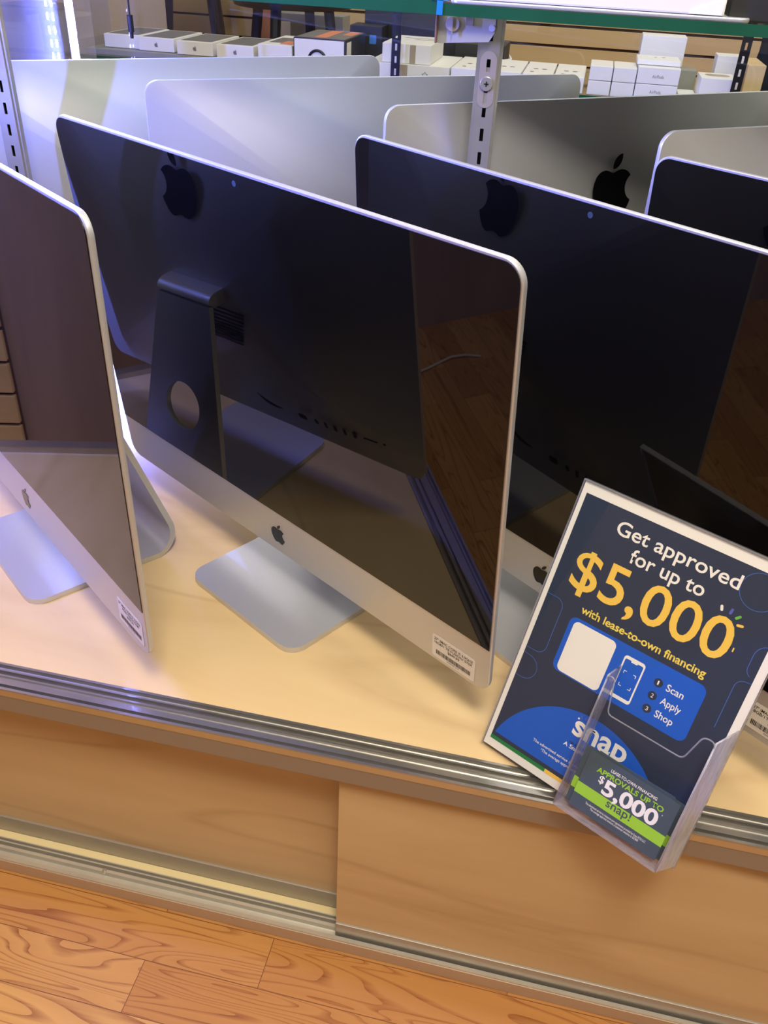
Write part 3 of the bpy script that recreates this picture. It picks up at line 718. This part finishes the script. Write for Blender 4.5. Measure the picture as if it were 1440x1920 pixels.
# logo and small print on the dome
t = MB(); t.mesh(fit_text('snap', 0.0800, 0.1358, 0.0628, 0.0222, 0.022, Z))
signed(poster, t, 'shop_logo', 'paper')
t = MB(); t.mesh(fit_text('A Snap Finance company', 0.0770, 0.1420, 0.0475, 0.0042, 0.012, Z))
t.mesh(fit_text('The advertised service is a lease-to-own agreement provided by Snap', 0.0478, 0.1700, 0.0330, 0.0030, 0.006, Z)).mesh(fit_text('\u00b9The average approval amount a customer receives is $3,000', 0.0590, 0.1620, 0.0278, 0.0030, 0.006, Z))
signed(poster, t, 'small_print', 'paper')
t = MB(); t.mesh(fit_text('no credit needed, checking', 0.082, 0.128, 0.0525, 0.0030, 0.012, Z))
signed(poster, t, 'black_print', 'black_ink')
def spark(cu, cv, ang, l, wd):
    me = sheet([rrect(-wd / 2, wd / 2, 0, l, wd * 0.49, 4)], 0.0); me.transform(Matrix.Translation((cu, cv, Z)) @ Matrix.Rotation(ang, 4, 'Z')); return me
for nm, mt, ss in (('white_spark', 'paper', [(0.1580, 0.2372, 0.35, 0.0055, 0.0024), (0.0822, 0.0790, 0.9, 0.0020, 0.0020)]), ('violet_spark', 'violet_ink', [(0.1650, 0.2375, -0.15, 0.0060, 0.0024), (0.0845, 0.0800, 0.4, 0.0042, 0.0014), (0.0880, 0.0808, 0.0, 0.0045, 0.0014)]),
                   ('green_spark', 'leaf_ink', [(0.1705, 0.2360, -0.75, 0.0058, 0.0024)]), ('yellow_spark', 'yellow_ink', [(0.1735, 0.2315, -1.35, 0.0062, 0.0024), (0.0912, 0.0800, -0.35, 0.0044, 0.0014)])):
    t = MB()
    for s_ in ss: t.mesh(spark(*s_))
    signed(poster, t, nm, mt)
for nm, mt, u0, u1 in (('green_band', 'green_ink', NU0, 0.0700), ('yellow_band', 'yellow_ink', 0.0700, 0.1370), ('violet_band', 'violet_ink', 0.1370, NU1)):
    signed(poster, flat([[(u0, 0.0100), (u1, 0.0100), (u1, 0.0140), (u0, 0.0140)]], 0.0, 0.00060), nm, mt)
# thin outline shapes near the margins
def outline(pts, name):
    t = MB()
    for i in range(len(pts) - 1):
        a, b_ = Vector(pts[i]), Vector(pts[i + 1]); d_ = (b_ - a).normalized(); nn_ = Vector((-d_.y, d_.x)) * 0.00028
        q = [t.bm.verts.new((v_.x, v_.y, 0.0006)) for v_ in (a - nn_, b_ - nn_, b_ + nn_, a + nn_)]; t.bm.faces.new(q)
    return signed(poster, t, name, 'line_blue')
outline([(0.1795 + 0.0165 * cos(2 * pi * k / 40), 0.2660 + 0.0165 * sin(2 * pi * k / 40)) for k in range(41)], 'outline_ring')
outline([(NU0, 0.178)] + [(0.016 + 0.009 * cos(a_), 0.169 + 0.009 * sin(a_)) for a_ in [pi / 2 - k * pi / 16 for k in range(9)]] + [(0.025, 0.127)] + [(0.016 + 0.009 * cos(a_), 0.127 + 0.009 * sin(a_)) for a_ in [-k * pi / 16 for k in range(9)]] + [(NU0, 0.118)], 'outline_tab')
outline([(NU0, 0.112)] + [(0.012 + 0.0125 * cos(a_), 0.0985 + 0.0125 * sin(a_)) for a_ in [pi / 2 - k * pi / 16 for k in range(17)]] + [(NU0, 0.086)], 'outline_tab')
outline([(NU1, 0.226)] + [(0.206 + 0.010 * cos(a_), 0.214 + 0.012 * sin(a_)) for a_ in [pi / 2 + k * pi / 16 for k in range(9)]] + [(0.196, 0.206)] + [(0.206 + 0.010 * cos(a_), 0.202 + 0.008 * sin(a_)) for a_ in [pi + k * pi / 16 for k in range(6)]], 'outline_tab')
outline([(NU1, 0.1905), (0.2005, 0.190)] + [(0.2005 + 0.008 * cos(a_), 0.182 + 0.008 * sin(a_)) for a_ in [pi / 2 + k * pi / 16 for k in range(9)]] + [(0.1925, 0.140)], 'outline_tab')

def leaflet(du, dv, dz, rot, label):
    root = bpy.data.objects.new('leaflet', None); COL.objects.link(root)
    root.matrix_world = ST @ Matrix.Translation((0.1545 + du, 0.0408 + dv, dz)) @ Matrix.Rotation(rot, 4, 'Z')
    tag(root, label, 'leaflet', 'financing leaflets in the acrylic pocket')
    w_, h_ = 0.0885, 0.0600
    signed(root, flat([rrect(-w_ / 2, w_ / 2, -h_ / 2, h_ / 2, 0.0004)], 0.0004, 0.0), 'card', 'slate_ink')
    signed(root, flat([rrect(-w_ / 2, w_ / 2, -0.0155, -0.0040, 0.0001)], 0.0, 0.00030), 'lime_band', 'lime_ink')
    return root
lf1 = leaflet(0.0, 0.0, 0.0255, 0.0, 'front financing leaflet with white $5,000 and a lime band')
t = MB(); q = 0.00042
t.mesh(fit_text('LEASE-TO-OWN FINANCING', -0.0205, 0.0250, 0.0212, 0.0030, 0.014, q)).mesh(fit_text('5,000', -0.0215, 0.0325, -0.0020, 0.0150, 0.030, q)).mesh(fit_text('$', -0.0275, -0.0225, 0.0060, 0.0072, 0.014, q)).mesh(fit_text("'", 0.0340, 0.0346, 0.0085, 0.004, 0, q))
t.mesh(fit_text('The advertised service is a lease-to-own agreement provided by Snap RTO LLC', -0.0300, 0.0310, -0.0205, 0.0022, 0.004, q)).mesh(fit_text('The average approval amount a customer receives is $3,000', -0.0240, 0.0250, -0.0235, 0.0022, 0.004, q))
signed(lf1, t, 'white_lettering', 'paper')
t = MB(); t.mesh(fit_text('APPROVALS UP TO', -0.0325, 0.0335, 0.0142, 0.0052, 0.026, q)); signed(lf1, t, 'lime_lettering', 'lime_ink')
t = MB(); t.mesh(fit_text('snap!', -0.0130, 0.0115, -0.0110, 0.0082, 0.012, q)); signed(lf1, t, 'slate_lettering', 'slate_ink')
leaflet(-0.0065, 0.0005, 0.0200, 0.015, 'second financing leaflet, its lime band peeking out left of the front leaflet')
leaflet(0.0045, -0.002, 0.0150, -0.02, 'rearmost financing leaflet in the pocket, hidden behind the others except for its top edge')

# ------------------------------------------------------------------ far display case and what stands on it
far = empty('display_case', (0, 2.5, FZ), 0, 'second glass-topped display case across the aisle carrying the white boxes', 'display case')
def fp(mb, name, mat): mb.xform(Matrix.Translation((0, -2.5, -FZ))); return mb.done(name, mat, far)
GT = 0.404
fp(MB().box(-1.40, 1.4, 2.19, 2.68, GT - 0.008, GT), 'glass_top', M['shelf_glass'])
fp(MB().box(-1.40, 1.4, 2.187, 2.1898, GT - 0.008, GT), 'glass_edge', M['glass_edge'])
fp(MB().box(-1.37, 1.37, 2.21, 2.66, FZ, GT - 0.15, 0.002), 'base_cabinet', M['slat'])
fp(MB().box(-1.37, 1.37, 2.21, 2.216, GT - 0.15, GT - 0.0085), 'front_pane', M['glass'])
def far_post(x):
    loops = [[(-0.0105, GT), (0.0105, GT), (0.0105, 0.95), (-0.0105, 0.95)]]; z = GT + 0.012
    while z + 0.016 < 0.94: loops.append(rrect(-0.0025, 0.0025, z, z + 0.014, 0.0006, 2)[::-1]); z += 0.0254
    fp(MB().mesh(sheet(loops, 0.002), Matrix.Translation((x, 2.168, 0)) @ Matrix.Rotation(pi / 2, 4, 'X')), 'slotted_post', M['black_steel'])
# two dark standards in front of the boxes stand on the case's front edge
for x in (-0.4385, 0.3190): far_post(x)

def carton(name, x0, x1, y0, y1, z0, z1, mat, label, group=None, rz=0.0, cat='box'):
    o = MB().box(-(x1 - x0) / 2, (x1 - x0) / 2, -(y1 - y0) / 2, (y1 - y0) / 2, 0, z1 - z0, 0.0015).done(name, M[mat])
    o.location = ((x0 + x1) / 2, (y0 + y1) / 2, z0 + 0.0005); o.rotation_euler = (0, 0, rz)
    return tag(o, label, cat, group)
def face(o, loops, mat, name, top=True, z=None):
    """A printed patch on the carton's top (x, y) or front (x, z) face, in the carton's own coordinates."""
    if top:
        zt = max(v.co.z for v in o.data.vertices); T = Matrix.Translation((0, 0, zt + 0.0003))
    else:
        yt = min(v.co.y for v in o.data.vertices); T = Matrix.Translation((0, yt - 0.0003, 0)) @ Matrix.Rotation(pi / 2, 4, 'X')
    return MB().mesh(sheet(loops, 0.0003), T).done(name, M[mat], o)
GB = 'small white boxes in a block of four'
for i, x0 in enumerate((0.0035, 0.0560)):
    for j, z0 in enumerate((GT, GT + 0.0300)):
        carton('small_carton', x0, x0 + 0.0505, 2.2, 2.32, z0, z0 + 0.0290, 'white_box',
            '%s white box in the %s column of the four small stacked boxes' % (('lower', 'upper')[j], ('left', 'right')[i]), GB)
GE = 'white earphone boxes in a tall stack'
e1 = carton('earphone_carton', 0.1085, 0.2005, 2.2, 2.33, GT, GT + 0.0300, 'white_box', 'bottom white box of the stack right of the four small boxes', GE)
e2 = carton('earphone_carton', 0.1085, 0.2005, 2.2, 2.33, GT + 0.031, GT + 0.0640, 'white_box', 'white box in the middle of the stack right of the four small boxes', GE)
for e_ in (e1, e2): MB().mesh(fit_text('AirPods', -0.013, 0.012, 0.012, 0.0065, 0.0), Matrix.Translation((0, -0.0653, 0)) @ Matrix.Rotation(pi / 2, 4, 'X')).done('lettering', M['print_grey'], e_)
e3 = carton('earphone_carton', 0.1050, 0.2000, 2.235, 2.335, GT + 0.065, GT + 0.0750, 'white_box', 'flat white box lying on top of the stack of earphone boxes', GE)
face(e3, [circle(-0.006, 0.01, 0.003), circle(0.012, 0.012, 0.004)], 'print_grey', 'print')
e4 = carton('tall_carton', 0.1130, 0.2150, 2.37, 2.44, GT, GT + 0.1130, 'white_box', 'tall white box behind the earphone stack')
rb = carton('oval_window_carton', 0.2470, 0.3230, 2.2, 2.30, GT, GT + 0.0520, 'white_box', 'white box with an oval window in its top beside the right dark post')
face(rb, [rrect(-0.026, 0.028, -0.012, 0.026, 0.018, 8)], 'kraft', 'oval_window')
carton('open_tray', 0.205, 0.243, 2.21, 2.28, GT, GT + 0.016, 'white_box', 'small white tray between the earphone stack and the oval window box')
carton('blue_grey_carton', 0.207, 0.246, 2.31, 2.38, GT, GT + 0.052, 'grey_box', 'small blue-grey box behind the little white tray')
g1 = carton('grey_carton', 0.290, 0.350, 2.36, 2.42, GT, GT + 0.083, 'white_box', 'grey-white cube box behind the right dark post')
carton('brown_carton', 0.360, 0.400, 2.34, 2.50, GT, GT + 0.070, 'slat', 'tan box at the far right beyond the dark post')
GF = 'flat white boxes in a row on the far case'
for i, (x0, x1) in enumerate(((-0.312, -0.230), (-0.2265, -0.150), (-0.1465, -0.078), (-0.0745, -0.006))):
    lab = ('flat white box showing past the left side of the slotted post', 'flat white box half hidden by the slotted post', 'flat white box first to the right of the slotted post', 'flat white box with a dark dot, next to the four small boxes')[i]
    o = carton('flat_carton', x0, x1, 2.2, 2.43, GT, GT + 0.0330, 'white_box', lab, GF)
    face(o, [circle(-0.010, -0.02, 0.006), circle(0.010, -0.02, 0.006), rrect(-0.02, -0.012, -0.08, -0.07, 0.001)], 'print_grey', 'print')
s1 = carton('large_carton', -0.5150, -0.3160, 2.2, 2.42, GT, GT + 0.0320, 'white_box', 'large white box with a green star under the taped box')
star = []
for k in range(10):
    r_ = 0.008 if k % 2 == 0 else 0.0042; star.append((0.042 + r_ * cos(pi / 2 + k * pi / 5), 0.012 + r_ * sin(pi / 2 + k * pi / 5)))
star2 = [(0.042 + (x - 0.042) * 0.72, 0.012 + (y - 0.012) * 0.72) for x, y in star]
face(s1, [star, star2[::-1]], 'green_ink', 'star_print', False)
face(s1, [rrect(-0.018, 0.0, 0.001, 0.031, 0.0005)], 'kraft', 'tape_strip', False)
s2 = carton('taped_carton', -0.4800, -0.3640, 2.21, 2.40, GT + 0.0325, GT + 0.0730, 'white_box', 'white box with brown tape stacked on the starred box')
face(s2, [rrect(0.008, 0.022, 0.001, 0.039, 0.0005)], 'kraft', 'tape_strip', False)
face(s2, [rrect(-0.03, 0.05, 0.04, 0.043, 0.001), rrect(0.0, 0.05, 0.01, 0.013, 0.001)], 'print_grey', 'print')
k1 = carton('black_carton', -0.342, -0.215, 2.45, 2.60, GT, GT + 0.060, 'black_box', 'black box with a white arrow emblem left of the slotted post')
face(k1, [[(0.040, 0.020), (0.075, 0.020), (0.105 - 0.02, 0.034), (0.075, 0.044), (0.080, 0.034), (0.062, 0.030), (0.040, 0.032)]], 'paper', 'arrow_print', False)
k2 = carton('black_carton', -0.60, -0.35, 2.53, 2.66, GT, GT + 0.17, 'black_box', 'tall dark box behind the taped white box')
k3 = carton('dark_grey_carton', -0.615, -0.53, 2.43, 2.51, GT, GT + 0.085, 'black_box', 'dark box with a small blue mark behind the headphone box')
face(k3, [rrect(0.010, 0.028, 0.045, 0.065, 0.002)], 'print_blue', 'blue_print', False)
# headphone box: dark frame, pale front with a black ring, printed top
hp_ = empty('headphone_box', (-0.63, 2.2, GT), 0, 'dark-framed headphone box with a pale front and a black ring', 'box')
MB().box(-0.064, 0.064, 0.0, 0.20, 0.0005, 0.072, 0.001).done('case', M['print_dark'], hp_)
MB().box(-0.0615, 0.060, -0.0012, -0.0002, 0.002, 0.0695).done('front_card', M['white_box'], hp_)
MB().box(0.0642, 0.0650, 0.01, 0.05, 0.004, 0.066).done('side_label', M['paper'], hp_)
MB().box(-0.060, 0.060, 0.005, 0.195, 0.0722, 0.0727).done('top_print', M['print_grey'], hp_)
MB().box(-0.018, 0.012, 0.02, 0.19, 0.0728, 0.0732).box(0.03, 0.055, 0.10, 0.19, 0.0728, 0.0732).done('orange_print', M['print_orange'], hp_)
rg = MB(); rg.tube([(-0.005 + 0.021 * cos(a_), -0.003, 0.026 + 0.021 * sin(a_)) for a_ in [k * pi / 24 for k in range(-4, 29)]], 0.003, 8)
rg.done('black_ring', M['dark'], hp_, True)
# slim phone boxes in a slanting row
GP = 'slim white phone boxes in a row'
row = [(-1.205, 2.24, 'farthest left'), (-1.105, 2.225, 'second from the left'), (-0.997, 2.21, 'third from the left'), (-0.889, 2.20, 'fourth from the left')]
for i, (x0, y0, wh) in enumerate(row):
    o = carton('phone_carton', x0, x0 + 0.094, y0, y0 + 0.185, GT + 0.014, GT + 0.0440, 'white_box', 'slim white phone box with dark picture on top, %s in its row' % wh, GP, 0.0)
    face(o, [rrect(-0.040, 0.040, -0.082, 0.082, 0.004)], 'print_grey', 'top_picture')
    if i: MB().mesh(sheet(fruit_logo(0.011), 0.0003), Matrix.Translation((0, -0.0928, 0.015)) @ Matrix.Rotation(pi / 2, 4, 'X')).done('side_emblem', M['print_grey'], o)
tr = MB().box(-1.24, -0.785, 2.205, 2.45, GT + 0.0005, GT + 0.0135, 0.001).done('riser_tray', M['grey_box']); tag(tr, 'low grey tray under the row of slim phone boxes', 'tray')
pr = carton('printed_carton', -0.782, -0.697, 2.195, 2.41, GT, GT + 0.052, 'white_box', 'white box with an orange-printed top left of the headphone box')
face(pr, [rrect(-0.03, 0.03, -0.06, 0.05, 0.004)], 'print_grey', 'print'); face(pr, [rrect(0.005, 0.036, -0.085, -0.02, 0.003)], 'print_orange', 'orange_print', True).location.z += 0.0004
# carton leaning at the back, stools, dongle, cloth
gc = carton('grey_carton', -1.10, -0.845, 3.24, 3.34, FZ, 0.44, 'grey_box', 'tall grey carton with a white label behind the headphone box')
face(gc, [rrect(-0.105, -0.060, 0.700, 0.775, 0.003)], 'paper', 'white_label', False)
def stool(x, y, rz, label):
    root = empty('bar_stool', (x, y, FZ), rz, label, 'stool', 'black bar stools across the shop')
    MB().mesh(sheet([circle(0, 0, 0.185, 36)], 0.035, 0.008), Matrix.Translation((0, 0, 0.86))).done('seat', M['black_steel'], root, True)
    for k in range(4):
        a_ = pi / 4 + k * pi / 2; p = Vector((0.12 * cos(a_), 0.12 * sin(a_), 0.845)); q_ = Vector((0.235 * cos(a_), 0.235 * sin(a_), 0.0))
        MB().cyl(q_, p, 0.017, 0.017, 8).done('leg', M['black_steel'], root)
    MB().tube([(0.205 * cos(2 * pi * k / 40), 0.205 * sin(2 * pi * k / 40), 0.26) for k in range(41)], 0.010, 8).done('foot_ring', M['black_steel'], root, True)
    return root
stool(-1.56, 3.62, 0.5, 'black bar stool seen above the slim phone boxes, in front of the tan slats')
stool(-0.93, 2.95, 0.65, 'black bar stool in front of the tall grey carton behind the headphone box')
dg = empty('hanging_plug', (-0.7985, 1.585, 0.517), 0, 'dark plug hanging on its cord in front of the slim phone boxes', 'plug')
MB().cyl((0, 0, 0.010), (0, 0, 0.036), 0.0052, 0.0052).cyl((0, 0, 0.0), (0, 0, 0.0098), 0.0030, 0.0036).done('plug_body', M['dark'], dg, True)
MB().tube([(0, 0, 0.035), (0.0003, 0, 0.08), (-0.0006, 0, 0.14), (0.0004, 0, 0.35), (0, 0.012, 0.53)], 0.0016, 8).done('cord', M['dark'], dg, True)
# dark cloth hanging at the far right
cl = MB(); rows = []
for i in range(15):
    z = GT + 0.002 + 0.20 * i / 14; rr_ = []
    for k in range(13):
        s = k / 12; x = 0.345 + 0.055 * abs(sin(1.2 + 2.2 * (1 - i / 14))) * (1.0 - 0.75 * (i / 14)) + s * 0.16
        rr_.append(cl.bm.verts.new((x * 1.19, 2.74 + 0.015 * sin(9 * s + 0.2 * i), 0.70 - (0.70 - z) * 1.19)))
    rows.append(rr_)
for i in range(14):
    for k in range(12): cl.bm.faces.new((rows[i][k], rows[i][k + 1], rows[i + 1][k + 1], rows[i + 1][k]))
co = cl.done('hanging_cloth', M['cloth'], None, True); md = co.modifiers.new('thickness', 'SOLIDIFY'); md.thickness = 0.006
tag(co, 'dark navy cloth hanging at the upper right edge of the picture', 'cloth')
# left background seen through the milky end glass
pc = carton('pale_cabinet', -2.35, -1.45, 2.75, 3.15, FZ, 0.62, 'pale_wall', 'pale cabinet blurred behind the milky left glass', None, 0.0, 'cabinet')
dk = carton('dark_carton', -1.32, -1.22, 1.95, 2.1, FZ, 0.52, 'black_box', 'dark upright box at the top left corner behind the milky glass')
# white cable on the floor of the shop, caught in the middle screen's reflection
cb = MB(); random.seed(3)
cb.tube([(-1.25 - 0.02 * sin(k * 0.9), 0.20 + 0.035 * k, FZ + 0.004 + 0.003 * abs(sin(k))) for k in range(9)], 0.003, 8)
o = cb.done('white_cable', M['white_plastic'], None, True); tag(o, 'white cable on the floor, seen only as a faint reflection in the middle screen', 'cable')
